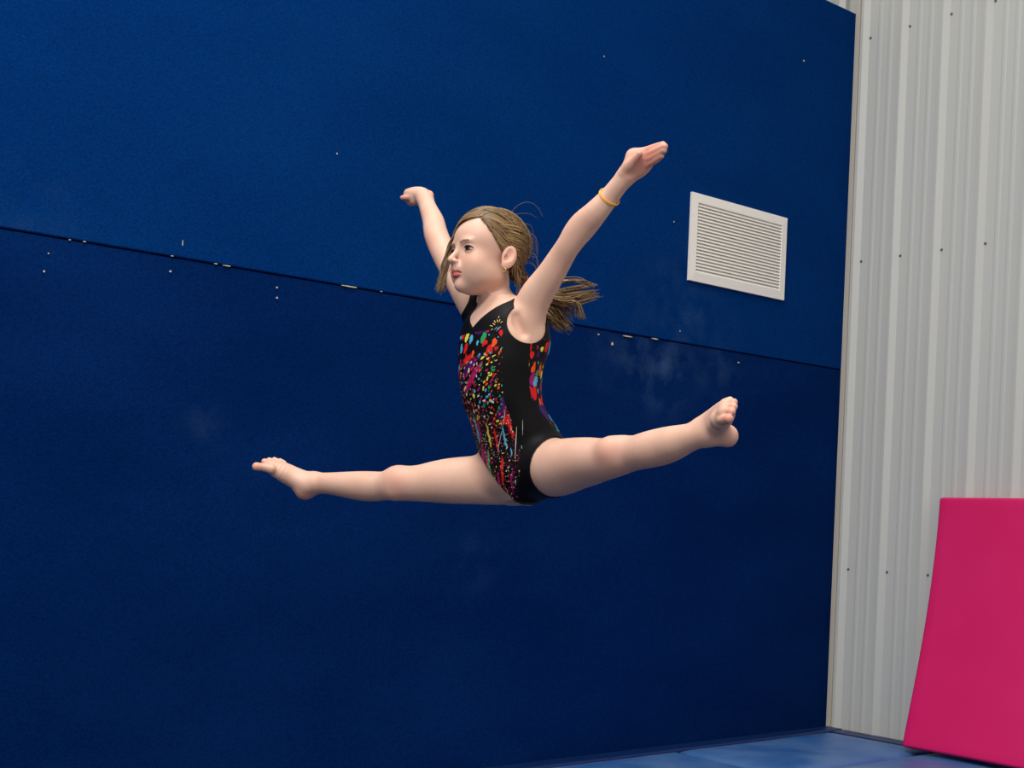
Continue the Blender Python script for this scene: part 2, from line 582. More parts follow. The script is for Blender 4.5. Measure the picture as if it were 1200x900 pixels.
def torso_fn(X, Y, Z):
    cx = np.interp(Z, zz, TCX).astype(np.float32); a = np.interp(Z, zz, TA).astype(np.float32); b_ = np.interp(Z, zz, TB).astype(np.float32)
    cy = cx * (ft[1] / ft[0])
    x, y = X - cx, Y - cy
    u = (x * lt[0] + y * lt[1]) / a; v = (x * ft[0] + y * ft[1]) / b_
    k0 = (np.abs(u) ** 2.25 + np.abs(v) ** 2.25) ** (1 / 2.25)
    d = (k0 - 1) * np.minimum(a, b_)
    d = np.maximum(d, np.maximum(Z - zz[-1], zz[0] - Z))
    return (d * 0.9).astype(np.float32)


BODY.add(torso_fn, (-.22, -.2, zz[0]), (.22, .2, zz[-1]), 0.0)

# ---- legs
tube(BODY, [(628, 557, 3.09, 26), (610, 560.5, 3.10, 29), (585, 562.3, 3.115, 29.5), (560, 562.6, 3.13, 28.6), (530, 563.6, 3.145, 27), (510, 564.8, 3.155, 24.4),
            (493, 566.3, 3.165, 21.8), (475, 566.8, 3.175, 20.4), (464, 567.2, 3.18, 19.6), (450, 569.5, 3.20, 17.2), (436, 570, 3.22, 17.8), (420, 569.3, 3.245, 17.2),
            (400, 567.5, 3.275, 14.6), (382, 566.4, 3.30, 12.7), (368, 566, 3.32, 12.6)], 0.03)
ball(BODY, 466, 560, 3.172, 12.5, 0.02)                 # knee cap
ball(BODY, 462, 574, 3.172, 10, 0.016)
tube(BODY, [(640, 549, 3.00, 33), (655, 548, 2.95, 33.6), (675, 543.5, 2.89, 30.8), (690, 541, 2.845, 28.6), (704, 539, 2.80, 25.6), (716, 536.5, 2.77, 24.2), (727, 534.3, 2.75, 22.8),
            (742, 531.5, 2.725, 20.6), (760, 527, 2.69, 21.8), (777, 523, 2.665, 22), (790, 519, 2.64, 20.4), (803, 514.5, 2.62, 17.6), (817, 510, 2.60, 15.8), (828, 506.5, 2.59, 15)], 0.03)
ball(BODY, 716, 527.5, 2.745, 14.5, 0.02)
ball(BODY, 731, 523.5, 2.732, 10.5, 0.018)
# buttocks
ellipsoid(BODY, P(636, 545, 3.07), (.062, .062, .066), k=0.03)
ellipsoid(BODY, P(618, 551, 3.15), (.058, .058, .062), k=0.03)

# ---- right foot (stretched to the left)
tube(BODY, [(368, 566, 3.32, 12.6), (357, 565, 3.325, 13.2), (345, 559.6, 3.325, 12.2), (333, 553.6, 3.32, 11.4), (322, 548.5, 3.315, 9.2), (314, 546, 3.31, 6.6)], 0.012, side=np.array([0.25, .95, .15], np.float32), ratio=1.28)
ball(BODY, 357, 575, 3.325, 11.2, 0.016)
ball(BODY, 361, 570, 3.305, 6.5, 0.010)                # ankle bone
tube(BODY, [(318, 549.5, 3.29, 5.6), (308, 547.5, 3.285, 4.8), (300.5, 546.8, 3.28, 5.1)], 0.005)
for (a, b_, c) in (((320, 544, 3.305), (310, 541, 3.302), 4.0), ((324, 542.5, 3.32), (315.5, 539.6, 3.318), 3.8),
                   ((328, 542, 3.335), (321.5, 539, 3.333), 3.6), ((333, 543, 3.35), (328, 540.2, 3.35), 3.4)):
    tube(BODY, [(*a, c), (*b_, c * .95)], 0.004, n=1)
# ---- left foot (toes towards the viewer)
tube(BODY, [(828, 506.5, 2.59, 15), (837, 501.5, 2.575, 15), (844, 494, 2.54, 12.8), (849, 487, 2.505, 11.8), (851, 484, 2.49, 10.4)], 0.012)
tube(BODY, [(822, 501, 2.60, 12.5), (835, 489.5, 2.57, 10.6), (846, 480, 2.53, 9.6), (852, 475, 2.50, 8.2)], 0.012)
tube(BODY, [(832, 507, 2.59, 14), (843, 509.5, 2.592, 12.6), (852, 511, 2.588, 13.6)], 0.018)
ball(BODY, 841, 492, 2.515, 9.5, 0.010)
tube(BODY, [(846, 492, 2.49, 6.4), (851.5, 491.5, 2.468, 5.8), (854, 490.8, 2.458, 5.6)], 0.004)
for (a, b_, c) in (((850, 482, 2.487), (857.6, 482.5, 2.466), 4.7), ((851, 477.5, 2.49), (860, 476.6, 2.472), 4.6),
                   ((851, 473.5, 2.495), (860, 471.4, 2.482), 4.5), ((849, 471.5, 2.51), (855.6, 468.8, 2.496), 4.2)):
    tube(BODY, [(*a, c), (*b_, c)], 0.0035, n=1)

# ---- left arm
tube(BODY, [(612, 392, 3.00, 20), (616, 378, 2.985, 20), (622, 360, 2.97, 20.2), (630, 344, 2.955, 19.2), (644, 323.5, 2.93, 16.8), (656, 304, 2.91, 15.2), (666, 288, 2.89, 14.4),
            (675, 274.5, 2.88, 16), (684, 263.5, 2.87, 16.6), (697.5, 249.5, 2.85, 14.4), (713, 232, 2.835, 12), (724, 218, 2.82, 10.8), (733, 207, 2.81, 10.4)], 0.022)
ball(BODY, 610, 367, 2.985, 13, 0.02)
ellipsoid(BODY, P(625, 400, 3.0), (.034, .038, .045), k=0.025)
tube(BODY, [(604, 372, 2.936, 1.6), (606.5, 381, 2.935, 2.8), (612, 391, 2.936, 1.4)], 0.022, sub=True)          # hollow of the armpit
# left hand
PALM_N = np.array([0.25, -0.95, -0.2], np.float32); PALM_N /= np.linalg.norm(PALM_N)
tube(BODY, [(733, 207, 2.81, 10.4), (739, 200.5, 2.805, 13), (746, 193.5, 2.80, 15.6), (752, 188.5, 2.795, 14.8), (757, 185, 2.79, 11.5)], 0.008, side=PALM_N, ratio=0.55)
ball(BODY, 742, 183, 2.81, 8.5, 0.016)
for pts in (((750, 180, 2.795, 5.2), (758, 176.5, 2.785, 4.7), (768, 172.4, 2.775, 4.3), (777, 169.4, 2.76, 3.8)),
            ((754, 183, 2.79, 5.2), (762, 180, 2.78, 4.8), (771, 175.8, 2.765, 4.5), (779, 171.6, 2.75, 3.9)),
            ((757, 187.5, 2.788, 5.0), (764, 184.5, 2.778, 4.6), (771.5, 180.5, 2.765, 4.3), (778, 176.4, 2.752, 3.7)),
            ((759, 192.5, 2.79, 4.7), (765, 189.5, 2.78, 4.1), (770, 186.5, 2.77, 3.8), (775, 183, 2.76, 3.2))):
    tube(BODY, pts, 0.003)
tube(BODY, [(731, 203, 2.800, 6), (737, 194.5, 2.787, 6.4), (743.5, 187, 2.775, 4.8), (749.5, 180.5, 2.766, 3.9)], 0.005)
# ---- right arm
tube(BODY, [(560, 372, 3.12, 16), (553, 356, 3.14, 17.5), (544, 340, 3.165, 17), (530, 315, 3.215, 15.6), (516, 288, 3.27, 14.6), (510.5, 273, 3.305, 14), (508, 260, 3.34, 12.8),
            (502.5, 246, 3.385, 10.6), (498.5, 235, 3.43, 9.6)], 0.022)
tube(BODY, [(499, 235, 3.43, 9.4), (494.5, 229.5, 3.445, 9.8), (487, 228.5, 3.46, 9.4), (480.5, 228.6, 3.475, 8.0)], 0.008)
ball(BODY, 503.5, 228.5, 3.44, 5, 0.006)
ball(BODY, 486, 234.5, 3.455, 6.4, 0.006)
for pts in (((481, 226, 3.48, 4.2), (477.5, 225, 3.50, 3.8), (477, 226, 3.53, 3.4)),
            ((480, 230, 3.475, 4.2), (476.5, 229.5, 3.495, 3.8), (475.5, 230, 3.53, 3.4)),
            ((481, 234, 3.47, 4.0), (477.5, 234, 3.49, 3.6), (477, 234.5, 3.52, 3.2)),
            ((484, 238, 3.465, 3.6), (480.5, 238, 3.48, 3.2), (479.5, 238, 3.51, 2.8)),
            ((484, 231, 3.45, 4.4), (476.5, 231.5, 3.46, 3.4), (471.3, 231.6, 3.465, 2.6))):
    tube(BODY, pts, 0.003)
# ---- neck and shoulders
tube(BODY, [(586, 372, 3.06, 25), (583, 356, 3.05, 21), (579.5, 342, 3.04, 18.2), (579, 328, 3.04, 18)], 0.02)
tube(BODY, [(588, 357, 3.06, 8), (600, 362, 3.02, 8), (612, 367, 2.985, 9)], 0.02)
tube(BODY, [(580, 352, 3.08, 10), (566, 353, 3.11, 11), (554, 356, 3.14, 11)], 0.02)
# collar bones
tube(BODY, [(563, 370.5, 3.00, 2.4), (580, 364, 2.975, 2.8), (597, 360, 2.96, 2.6)], 0.010)

# ---- head
HY, HP = math.radians(56), math.radians(5)
hf = np.array([-math.sin(HY) * math.cos(HP), -math.cos(HY) * math.cos(HP), math.sin(HP)])
hr = np.array([math.cos(HY), -math.sin(HY), 0.0])
hu = np.cross(hf, hr) * -1.0
if hu[2] < 0: hu = -hu
HR = np.array([hr, hf, hu])
HC = P(571.5, 301.2, 3.03)


def Hd(r, f, u):
    return HC + r * hr + f * hf + u * hu


def hell(c, rad, k, sub=False, R=None):
    ellipsoid(BODY, Hd(*c), rad, HR if R is None else R, k, sub)


def htube(pts, k, n=3, sub=False, side=None, ratio=1.0):
    tube_m(BODY, np.array([np.append(Hd(*p[:3]), p[3]) for p in pts]), k, n, side, ratio, sub)


HEAD = Field()
EYA = math.radians(20)                                   # the eyes sit turned outwards on the curve of the face
_keep = BODY
BODY = HEAD
hell((0, -.012, .038), (.0685, .088, .074), 0)
hell((0, .022, .024), (.060, .062, .058), .02)          # forehead
hell((0, .024, -.028), (.052, .056, .062), .02)         # face
hell((0, .048, -.072), (.022, .026, .022), .025)        # jaw
hell((0, .068, -.081), (.012, .012, .011), .016)        # chin
for s in (-1, 1):
    hell((s * .030, .050, -.034), (.024, .024, .024), .025)      # cheek
    hell((s * .023, .073, .017), (.017, .008, .006), .012)       # brow
    hell((s * .040, .006, -.050), (.014, .028, .020), .022)      # jaw corner
    hell((s * .024, .040, -.056), (.022, .024, .022), .025)      # lower cheek
    hell((s * .029, .0845, .000), (.0135, .0075, .0085), .010, sub=True)   # eye socket
    hell((s * .029, .0655, .000), (.0138, .0138, .0132), .004)             # lids
    EF = hf * math.cos(EYA) + s * hr * math.sin(EYA); ER = hr * math.cos(EYA) - s * hf * math.sin(EYA)
    ellipsoid(BODY, Hd(s * .029, .0655, -.0003) + EF * .0140, (.0126, .0105, .0052), np.array([ER, EF, hu]), .0015, True)   # opening of the eye
htube([(0, .079, .008, .0052), (0, .087, -.008, .0056), (0, .0965, -.021, .0066), (0, .0985, -.0265, .0068)], .010)
hell((0, .0975, -.0260), (.0072, .0072, .0060), .005)
for s in (-1, 1):
    hell((s * .0082, .0905, -.0285), (.0052, .0064, .0048), .004)
    hell((s * .0048, .0945, -.0340), (.0027, .0055, .0034), .0012, sub=True)
hell((0, .083, -.043), (.015, .008, .012), .012)        # muzzle
htube([(-.0205, .0730, -.0535, .0020), (-.009, .0835, -.0503, .0028), (0, .0868, -.0503, .0031), (.009, .0835, -.0503, .0028), (.0205, .0730, -.0535, .0020)], .004)
htube([(-.019, .0730, -.0570, .0020), (-.008, .0825, -.0588, .0034), (0, .0850, -.0592, .0038), (.008, .0825, -.0588, .0034), (.019, .0730, -.0570, .0020)], .004)
htube([(-.0200, .0750, -.0545, .0013), (-.009, .0865, -.0543, .0016), (0, .0905, -.0543, .0018), (.009, .0865, -.0543, .0016), (.0200, .0750, -.0545, .0013)], .0012, sub=True)

for s in (-1, 1):
    er = np.array([hr * s * .80 + hf * .30 + hu * .05, hf * .82 - hr * s * .35, hu])
    er[0] /= np.linalg.norm(er[0]); er[2] = hu + hf * -.22; er[2] /= np.linalg.norm(er[2])
    er[1] = np.cross(er[2], er[0]); er[1] /= np.linalg.norm(er[1])
    hell((s * .0735, -.012, -.010), (.0070, .0175, .0275), .005, R=er)
    hell((s * .0705, -.004, -.031), (.0050, .0080, .0085), .006, R=er)
    hell((s * .0815, -.0095, -.005), (.0072, .0105, .0180), .0022, sub=True, R=er)
    hell((s * .0770, -.0035, -.014), (.0075, .0060, .0085), .0022, sub=True, R=er)
BODY = _keep
# merge the head onto the neck with a soft join
for key, a in HEAD.b.items():
    t = BODY.get(key)
    k = 0.014
    h = np.maximum(k - np.abs(t - a), 0) / k
    BODY.b[key] = np.minimum(t, a) - h * h * k * .25

bv_, bq = BODY.mesh()


def quad_mesh(name, v, q, mat, parent):
    me = bpy.data.meshes.new(name)
    me.vertices.add(len(v)); me.vertices.foreach_set('co', v.astype(np.float32).ravel())
    me.loops.add(q.size); me.loops.foreach_set('vertex_index', q.astype(np.int32).ravel())
    me.polygons.add(len(q)); me.polygons.foreach_set('loop_start', np.arange(0, q.size, 4, dtype=np.int32))
    me.polygons.foreach_set('use_smooth', np.ones(len(q), bool))
    me.update(calc_edges=True); me.validate()
    me.materials.append(mat)
    o = bpy.data.objects.new(name, me); COL.objects.link(o); o.parent = parent
    return o


def outward(v, q):
    a, b_, c = v[q[:, 0]], v[q[:, 1]], v[q[:, 2]]
    vol = np.einsum('ij,ij->i', a, np.cross(b_, c)).sum()
    return q if vol > 0 else q[:, ::-1]


def relax(v, q, it=2, lam=.5, w=None):
    for _ in range(it):
        acc = np.zeros_like(v); cnt = np.zeros(len(v))
        for i in range(4):
            j = (i + 1) % 4
            for x, y in ((i, j), (j, i)):
                for ax in range(3):
                    acc[:, ax] += np.bincount(q[:, x], v[q[:, y], ax], len(v))
                cnt += np.bincount(q[:, x], minlength=len(v))
        step = lam * (acc / np.maximum(cnt, 1)[:, None] - v)
        v = v + (step if w is None else step * w[:, None])
    return v


bq = outward(bv_, bq)
bv_ = relax(bv_, bq, 1)
wgt = np.ones(len(bv_))
for cpt, rad in ((HC, .135), (P(312, 545, 3.31), .055), (P(852, 485, 2.5), .075), (P(755, 187, 2.79), .080), (P(484, 231, 3.46), .050)):
    wgt = np.minimum(wgt, np.clip((np.linalg.norm(bv_ - cpt, axis=1) - rad) / .02, 0, 1))
bv_ = relax(bv_, bq, 30, .5, wgt)

person = bpy.data.objects.new('person', None); COL.objects.link(person)
org_w = CAM + RIGHT * ORG[0] + FWD * ORG[1] + UP * ORG[2]
person.matrix_world = Matrix(((RIGHT[0], FWD[0], UP[0], org_w[0]), (RIGHT[1], FWD[1], UP[1], org_w[1]),
                              (RIGHT[2], FWD[2], UP[2], org_w[2]), (0, 0, 0, 1)))
tag(person, 'gymnast with a ponytail in a black splatter print leotard, leaping in mid-air with legs split', 'person')

# ---- skin
M_SKIN, N, L, b = new_mat('skin', srgb(226, 186, 164), 0.48, 0.35)
b.inputs['Subsurface Weight'].default_value = 0.12
b.inputs['Subsurface Radius'].default_value = (0.010, 0.004, 0.002)
b.inputs['Subsurface Scale'].default_value = 0.6
at = N.new('ShaderNodeAttribute'); at.attribute_name = 'skin_tone'
nz = N.new('ShaderNodeTexNoise'); nz.inputs['Scale'].default_value = 14; nz.inputs['Detail'].default_value = 4
tcs = N.new('ShaderNodeTexCoord'); L.new(tcs.outputs['Object'], nz.inputs[0])
mot = N.new('ShaderNodeMix'); mot.data_type = 'RGBA'
mot.inputs[6].default_value = srgb(206, 160, 138); mot.inputs[7].default_value = srgb(228, 190, 170)
L.new(nz.outputs[0], mot.inputs[0])
sepc = N.new('ShaderNodeSeparateColor'); L.new(at.outputs['Color'], sepc.inputs[0])
mpk = N.new('ShaderNodeMix'); mpk.data_type = 'RGBA'; mpk.inputs[7].default_value = srgb(206, 122, 104)
L.new(sepc.outputs[0], mpk.inputs[0]); L.new(mot.outputs[2], mpk.inputs[6])
mlp = N.new('ShaderNodeMix'); mlp.data_type = 'RGBA'; mlp.inputs[7].default_value = srgb(200, 84, 84)
L.new(sepc.outputs[1], mlp.inputs[0]); L.new(mpk.outputs[2], mlp.inputs[6])
L.new(mlp.outputs[2], b.inputs['Base Color'])
body = quad_mesh('body', bv_, bq, M_SKIN, person)


def gauss(c, s, amp=1.0):
    d2 = ((bv_ - c) ** 2).sum(1)
    return amp * np.exp(-d2 / (2 * s * s))


pink_a = np.zeros(len(bv_))
for (px, py, d, s, a) in [(466, 562, 3.15, .024, .32), (712, 530, 2.72, .030, .30), (300, 547, 3.28, .016, .5), (316, 541, 3.3, .016, .30), (357, 585, 3.32, .018, .55),
                          (852, 490, 2.45, .014, .55), (858, 476, 2.47, .016, .35), (858, 515, 2.61, .028, .55), (770, 177, 2.77, .030, .50), (752, 192, 2.79, .028, .45),
                          (472, 231, 3.47, .012, .7), (480, 236, 3.47, .016, .4), (503, 283, 3.25, .02, .25), (668, 280, 2.87, .02, .15)]:
    pink_a += gauss(P(px, py, d), s, a)
for c, s, a in (((.036, .062, -.028), .016, .32), ((-.036, .062, -.028), .016, .32), ((0, .104, -.026), .008, .15), ((.076, -.012, -.010), .018, .30)):
    pink_a += gauss(Hd(*c), s, a)
hl = (bv_ - HC) @ HR.T                                    # head coordinates r, f, u
lr, lf, lu = hl[:, 0], hl[:, 1], hl[:, 2]
tt = np.clip(np.abs(lr) / .0212, 0, 1)
up_e = -.0468 + .0015 * np.cos(tt * 9) - .0075 * tt ** 2; lo_e = -.0655 + .0115 * tt ** 2
lip = np.clip((up_e - lu) / .0012 + .5, 0, 1) * np.clip((lu - lo_e) / .0015 + .5, 0, 1) * (tt < 1) * (lf > .068)
colr = np.zeros((len(bv_), 4), np.float32)
colr[:, 0] = np.clip(pink_a, 0, .8); colr[:, 1] = lip * .8; colr[:, 2] = 0; colr[:, 3] = 1
ca = body.data.color_attributes.new('skin_tone', 'FLOAT_COLOR', 'POINT')
ca.data.foreach_set('color', colr.ravel())

# ---- leotard: a thin shell over the body, cut at neck, arms and legs
LEO = Field()
zb = P(554, 384, 2.98)[2]
zback = P(600, 374, 3.1)[2]
hipL = [P(656, 548, 2.95), P(730, 534, 2.74)]
arm_cut = [(P(617.5, 381, 2.955), P(620, 370, 2.87), .0455, .050), (P(617.5, 375, 2.965), P(643, 322, 2.93), .0415, .060), (P(650, 313, 2.92), P(684, 263, 2.87), .055, .055),
           (P(546, 355, 3.135), P(528, 325, 3.20), .038, .065), (P(528, 330, 3.20), P(510, 270, 3.31), .06, .06)]
legL_fn = seg_fn(hipL[0], hipL[1], .0715, .13)
pR0 = P(572, 545, 3.05)
nR = np.array([-.776, .22, -.63]); nR /= np.linalg.norm(nR)


def leo_cut(X, Y, Z):
    r, f = torso_uv(X + 0 * Y + 0 * Z, Y + 0 * X + 0 * Z, Z + 0 * X + 0 * Y)
    Zb = Z + 0 * X + 0 * Y
    h = Zb - zb
    vn = np.minimum(h, (0.074 * np.clip(h / .064, 0, 1.2) ** .92 - np.abs(r)) * .85)   # >0 inside the V
    vb = np.minimum(Zb - zback, .050 - np.abs(r))
    neck = np.where(f > -0.005, vn, vb)
    neck = np.maximum(neck, Zb - P(590, 338, 3.05)[2])
    cut = neck
    for a, b_, ra, rb in arm_cut:
        cut = np.maximum(cut, -seg_fn(a, b_, ra, rb)(X, Y, Z))
    cut = np.maximum(cut, -legL_fn(X, Y, Z))
    cut = np.maximum(cut, (X - pR0[0]) * nR[0] + (Y - pR0[1]) * nR[1] + (Z - pR0[2]) * nR[2])
    return cut


lo_b, hi_b = P(520, 600, 3.05) - [0, .3, 0], P(690, 335, 3.05) + [0, .3, 0]
for key in list(BODY.b):
    c0 = np.array(key) * BS * VS
    if np.any(c0 + BS * VS < lo_b) or np.any(c0 > hi_b): continue
    X, Y, Z = LEO.coords(key)
    a = BODY.b[key]
    LEO.b[key] = np.maximum(np.maximum(a - .0030, -.010 - a), leo_cut(X, Y, Z)).astype(np.float32)
lv, lq = LEO.mesh()
lq = outward(lv, lq)
lv = relax(lv, lq, 1)

M_LEO, N, L, b = new_mat('leotard_fabric', (0.004, 0.004, 0.005, 1), 0.55, 0.12)
uvn = N.new('ShaderNodeAttribute'); uvn.attribute_name = 'wrap'
pan = N.new('ShaderNodeAttribute'); pan.attribute_name = 'panel'
sp = N.new('ShaderNodeSeparateColor'); L.new(pan.outputs['Color'], sp.inputs[0])


def ramp(cols):
    r = N.new('ShaderNodeValToRGB'); r.color_ramp.interpolation = 'CONSTANT'
    e = r.color_ramp.elements
    while len(e) < len(cols): e.new(0.5)
    for i, c in enumerate(cols):
        e[i].position = i / len(cols); e[i].color = c
    return r


def splat(scale, stretch, angle, thr, cols, seed, noise=.012):
    mp = N.new('ShaderNodeMapping'); mp.inputs['Rotation'].default_value = (0, 0, angle); mp.inputs['Location'].default_value = (seed, seed * .7, 0)
    L.new(uvn.outputs['Vector'], mp.inputs[0])
    ns = N.new('ShaderNodeTexNoise'); ns.inputs['Scale'].default_value = 90; L.new(mp.outputs[0], ns.inputs[0])
    mx = N.new('ShaderNodeVectorMath'); mx.operation = 'SCALE'; mx.inputs['Scale'].default_value = noise
    L.new(ns.outputs['Color'], mx.inputs[0])
    ad = N.new('ShaderNodeVectorMath'); ad.operation = 'ADD'; L.new(mp.outputs[0], ad.inputs[0]); L.new(mx.outputs[0], ad.inputs[1])
    st = N.new('ShaderNodeVectorMath'); st.operation = 'MULTIPLY'; st.inputs[1].default_value = (1.0, stretch, 1.0)
    L.new(ad.outputs[0], st.inputs[0])
    vo = N.new('ShaderNodeTexVoronoi'); vo.inputs['Scale'].default_value = scale; vo.voronoi_dimensions = '2D'
    L.new(st.outputs[0], vo.inputs['Vector'])
    sc2 = N.new('ShaderNodeSeparateColor'); L.new(vo.outputs['Color'], sc2.inputs[0])
    th = N.new('ShaderNodeMath'); th.operation = 'MULTIPLY'; th.inputs[1].default_value = thr; L.new(sc2.outputs[1], th.inputs[0])
    lt_ = N.new('ShaderNodeMath'); lt_.operation = 'LESS_THAN'; L.new(vo.outputs['Distance'], lt_.inputs[0]); L.new(th.outputs[0], lt_.inputs[1])
    rp = ramp(cols); L.new(sc2.outputs[0], rp.inputs[0])
    return lt_, rp


RED, YEL, CYA, GRN, MAG, ORA, PUR, WHT = (srgb(214, 32, 30), srgb(226, 216, 84), srgb(84, 176, 216), srgb(42, 150, 84), srgb(160, 24, 96), srgb(232, 84, 30), srgb(56, 22, 98), srgb(226, 226, 220))


def over(base, mask, col):
    m = N.new('ShaderNodeMix'); m.data_type = 'RGBA'
    L.new(mask, m.inputs[0]); L.new(col, m.inputs[7])
    if base is None: m.inputs[6].default_value = (0.004, 0.004, 0.005, 1)
    else: L.new(base, m.inputs[6])
    return m.outputs[2]


def gate(a, b_):
    m = N.new('ShaderNodeMath'); m.operation = 'MULTIPLY'; L.new(a, m.inputs[0]); L.new(b_, m.inputs[1]); return m.outputs[0]


# panel channels: R chest blotches, G diagonal streaks, B fine upright streaks
c = None
k1, r1 = splat(34, .8, .3, .62, [PUR, MAG, PUR, (0.006, .006, .01, 1)], 3.1)
c = over(c, gate(k1.outputs[0], sp.outputs[0]), r1.outputs[0])
k1, r1 = splat(62, .55, .25, .62, [RED, RED, YEL, CYA, ORA, RED, GRN, CYA, MAG], 1.3)
c = over(c, gate(k1.outputs[0], sp.outputs[0]), r1.outputs[0])
k2, r2 = splat(34, .16, .78, .55, [MAG, RED, MAG, PUR, MAG, RED], 7.7, .008)
c = over(c, gate(k2.outputs[0], sp.outputs[1]), r2.outputs[0])
k2, r2 = splat(170, .5, .78, .46, [YEL, RED, CYA, ORA, MAG, GRN, WHT, YEL], 5.2)
c = over(c, gate(k2.outputs[0], sp.outputs[1]), r2.outputs[0])
k3, r3 = splat(90, .10, .10, .46, [MAG, YEL, RED, GRN, MAG, CYA, RED], 2.4)
c = over(c, gate(k3.outputs[0], sp.outputs[2]), r3.outputs[0])
k4, r4 = splat(260, .6, 0.1, .30, [MAG, YEL, RED, MAG, WHT], 8.4)
c = over(c, gate(k4.outputs[0], sp.outputs[2]), r4.outputs[0])
L.new(c, b.inputs['Base Color'])
leo = quad_mesh('leotard', lv, lq, M_LEO, person)
leo['label'] = 'sleeveless black leotard with a multicoloured splatter print front'
r_, f_ = torso_uv(lv[:, 0], lv[:, 1], lv[:, 2])
th = np.degrees(np.arctan2(r_ / .11, f_ / .085))
ath = np.abs(th)
zl = lv[:, 2]


def zpy(y): return P(600, y, 3.05)[2]


e1 = np.interp(zl, [zpy(590), zpy(560), zpy(500), zpy(475), zpy(400), zpy(380)], [40, 44, 46, 50, 50, 44])
e2 = np.interp(zl, [zpy(590), zpy(520), zpy(490), zpy(470), zpy(440), zpy(380)], [150, 128, 108, 98, 92, 92])
sft = lambda x: np.clip(x / 1.2 + .5, 0, 1)
front = sft(e1 - ath); backp = sft(ath - e2)
yoke = np.clip((zpy(395.5 ) - zl - .06 * 0) / .002 + .5, 0, 1)         # black yoke above the print
chest = np.clip((zl - zpy(426) - (r_ - .02) * .25) / .012 + .5, 0, 1)
low = np.clip((zpy(492) - zl) / .05 + .5, 0, 1)
pc = np.zeros((len(lv), 4), np.float32)
pc[:, 0] = np.maximum(front * yoke * chest, backp * np.clip((zpy(404) - zl) / .004 + .5, 0, 1))
pc[:, 1] = front * (1 - chest) * (low < .85) * yoke
pc[:, 2] = front * low * (1 - chest)
pc[:, 3] = 1
leo.data.color_attributes.new('panel', 'FLOAT_COLOR', 'POINT').data.foreach_set('color', pc.ravel())
wr = np.stack([np.radians(th) * .097, zl, np.zeros(len(lv))], 1).astype(np.float32)
leo.data.attributes.new('wrap', 'FLOAT_VECTOR', 'POINT').data.foreach_set('vector', wr.ravel())


# ---- small worn things
def strand_mesh(name, paths, radii, mat, parent, sides=4, cols=None):
    """paths: list of (n,3); tapered tubes in one mesh"""
    V, Fc, C = [], [], []
    off = 0
    for i, p in enumerate(paths):
        p = np.asarray(p); n = len(p)
        tg = np.gradient(p, axis=0); tg /= np.linalg.norm(tg, axis=1)[:, None] + 1e-9
        ref = np.array([0.3, 0.2, 0.93])
        s = np.cross(tg, ref); s /= np.linalg.norm(s, axis=1)[:, None] + 1e-9
        w = np.cross(tg, s)
        rr = radii[i]; rr = np.full(n, rr) if np.isscalar(rr) else np.asarray(rr)
        ang = np.arange(sides) * 2 * math.pi / sides
        ring = p[:, None, :] + rr[:, None, None] * (np.cos(ang)[None, :, None] * s[:, None, :] + np.sin(ang)[None, :, None] * w[:, None, :])
        V.append(ring.reshape(-1, 3))
        idx = np.arange(n * sides).reshape(n, sides) + off
        a = idx[:-1]; b2 = idx[1:]
        Fc.append(np.stack([a, np.roll(a, -1, 1), np.roll(b2, -1, 1), b2], -1).reshape(-1, 4))
        if cols is not None: C.append(np.tile(np.append(cols[i], 1.0), (n * sides, 1)))
        off += n * sides
    V = np.concatenate(V); Fc = np.concatenate(Fc)
    o = quad_mesh(name, V, Fc, mat, parent)
    if cols is not None:
        o.data.color_attributes.new('strand', 'FLOAT_COLOR', 'POINT').data.foreach_set('color', np.concatenate(C).astype(np.float32).ravel())
    return o


def ring_path(c, n, rad, m=40, rad2=None, ref=(0, 0, 1)):
    n = np.asarray(n, float); n /= np.linalg.norm(n)
    a = np.cross(n, ref); a /= np.linalg.norm(a); b2 = np.cross(n, a)
    t = np.linspace(0, 2 * math.pi, m + 1)
    return np.asarray(c) + np.cos(t)[:, None] * a * rad + np.sin(t)[:, None] * b2 * (rad2 or rad)


M_BAND, _, _, _ = new_mat('orange_band', srgb(238, 170, 48), 0.4)
M_GOLD, _, _, gb = new_mat('gold', srgb(214, 176, 100), 0.25)
gb.inputs['Metallic'].default_value = 1.0
M_TIE, _, _, _ = new_mat('red_hair_tie', srgb(205, 80, 74), 0.7)
ax = P(724, 218, 2.82) - P(700, 247, 2.85)
for off_, rr in ((0.0, .0016), (0.0028, .0014)):
    o = strand_mesh('bracelet', [ring_path(P(713.5, 231.5, 2.834) + ax / np.linalg.norm(ax) * off_ + np.array([0, 0, 0]), ax + np.array([.0, -.028, .004]), .0242)], [rr], M_BAND, person, 8)
    o['label'] = 'thin orange rubber bracelet'
o = strand_mesh('earring', [ring_path(Hd(.0765, .001, -.0425), hf * .6 + hr * .5, .0042, 24)], [.0008], M_GOLD, person, 6)
o['label'] = 'small gold hoop earring'

# ---- eyes
M_EYE, N, L, b = new_mat('eye', (1, 1, 1, 1), 0.12, 0.5)
ea = N.new('ShaderNodeAttribute'); ea.attribute_name = 'iris'; L.new(ea.outputs['Color'], b.inputs['Base Color'])
M_LASH, _, _, _ = new_mat('eyelash', srgb(38, 24, 18), 0.7)
M_BROW, _, _, _ = new_mat('eyebrow', srgb(176, 140, 116), 0.8)
gz = hf * .97 + hr * .14 + hu * -.02; gz /= np.linalg.norm(gz)


def surf(r, u, lift):
    sel = (np.abs(lr - r) < .0022) & (np.abs(lu - u) < .0022) & (lf > .03)
    f = lf[sel].max() if sel.any() else .07
    return Hd(r, f + lift, u)


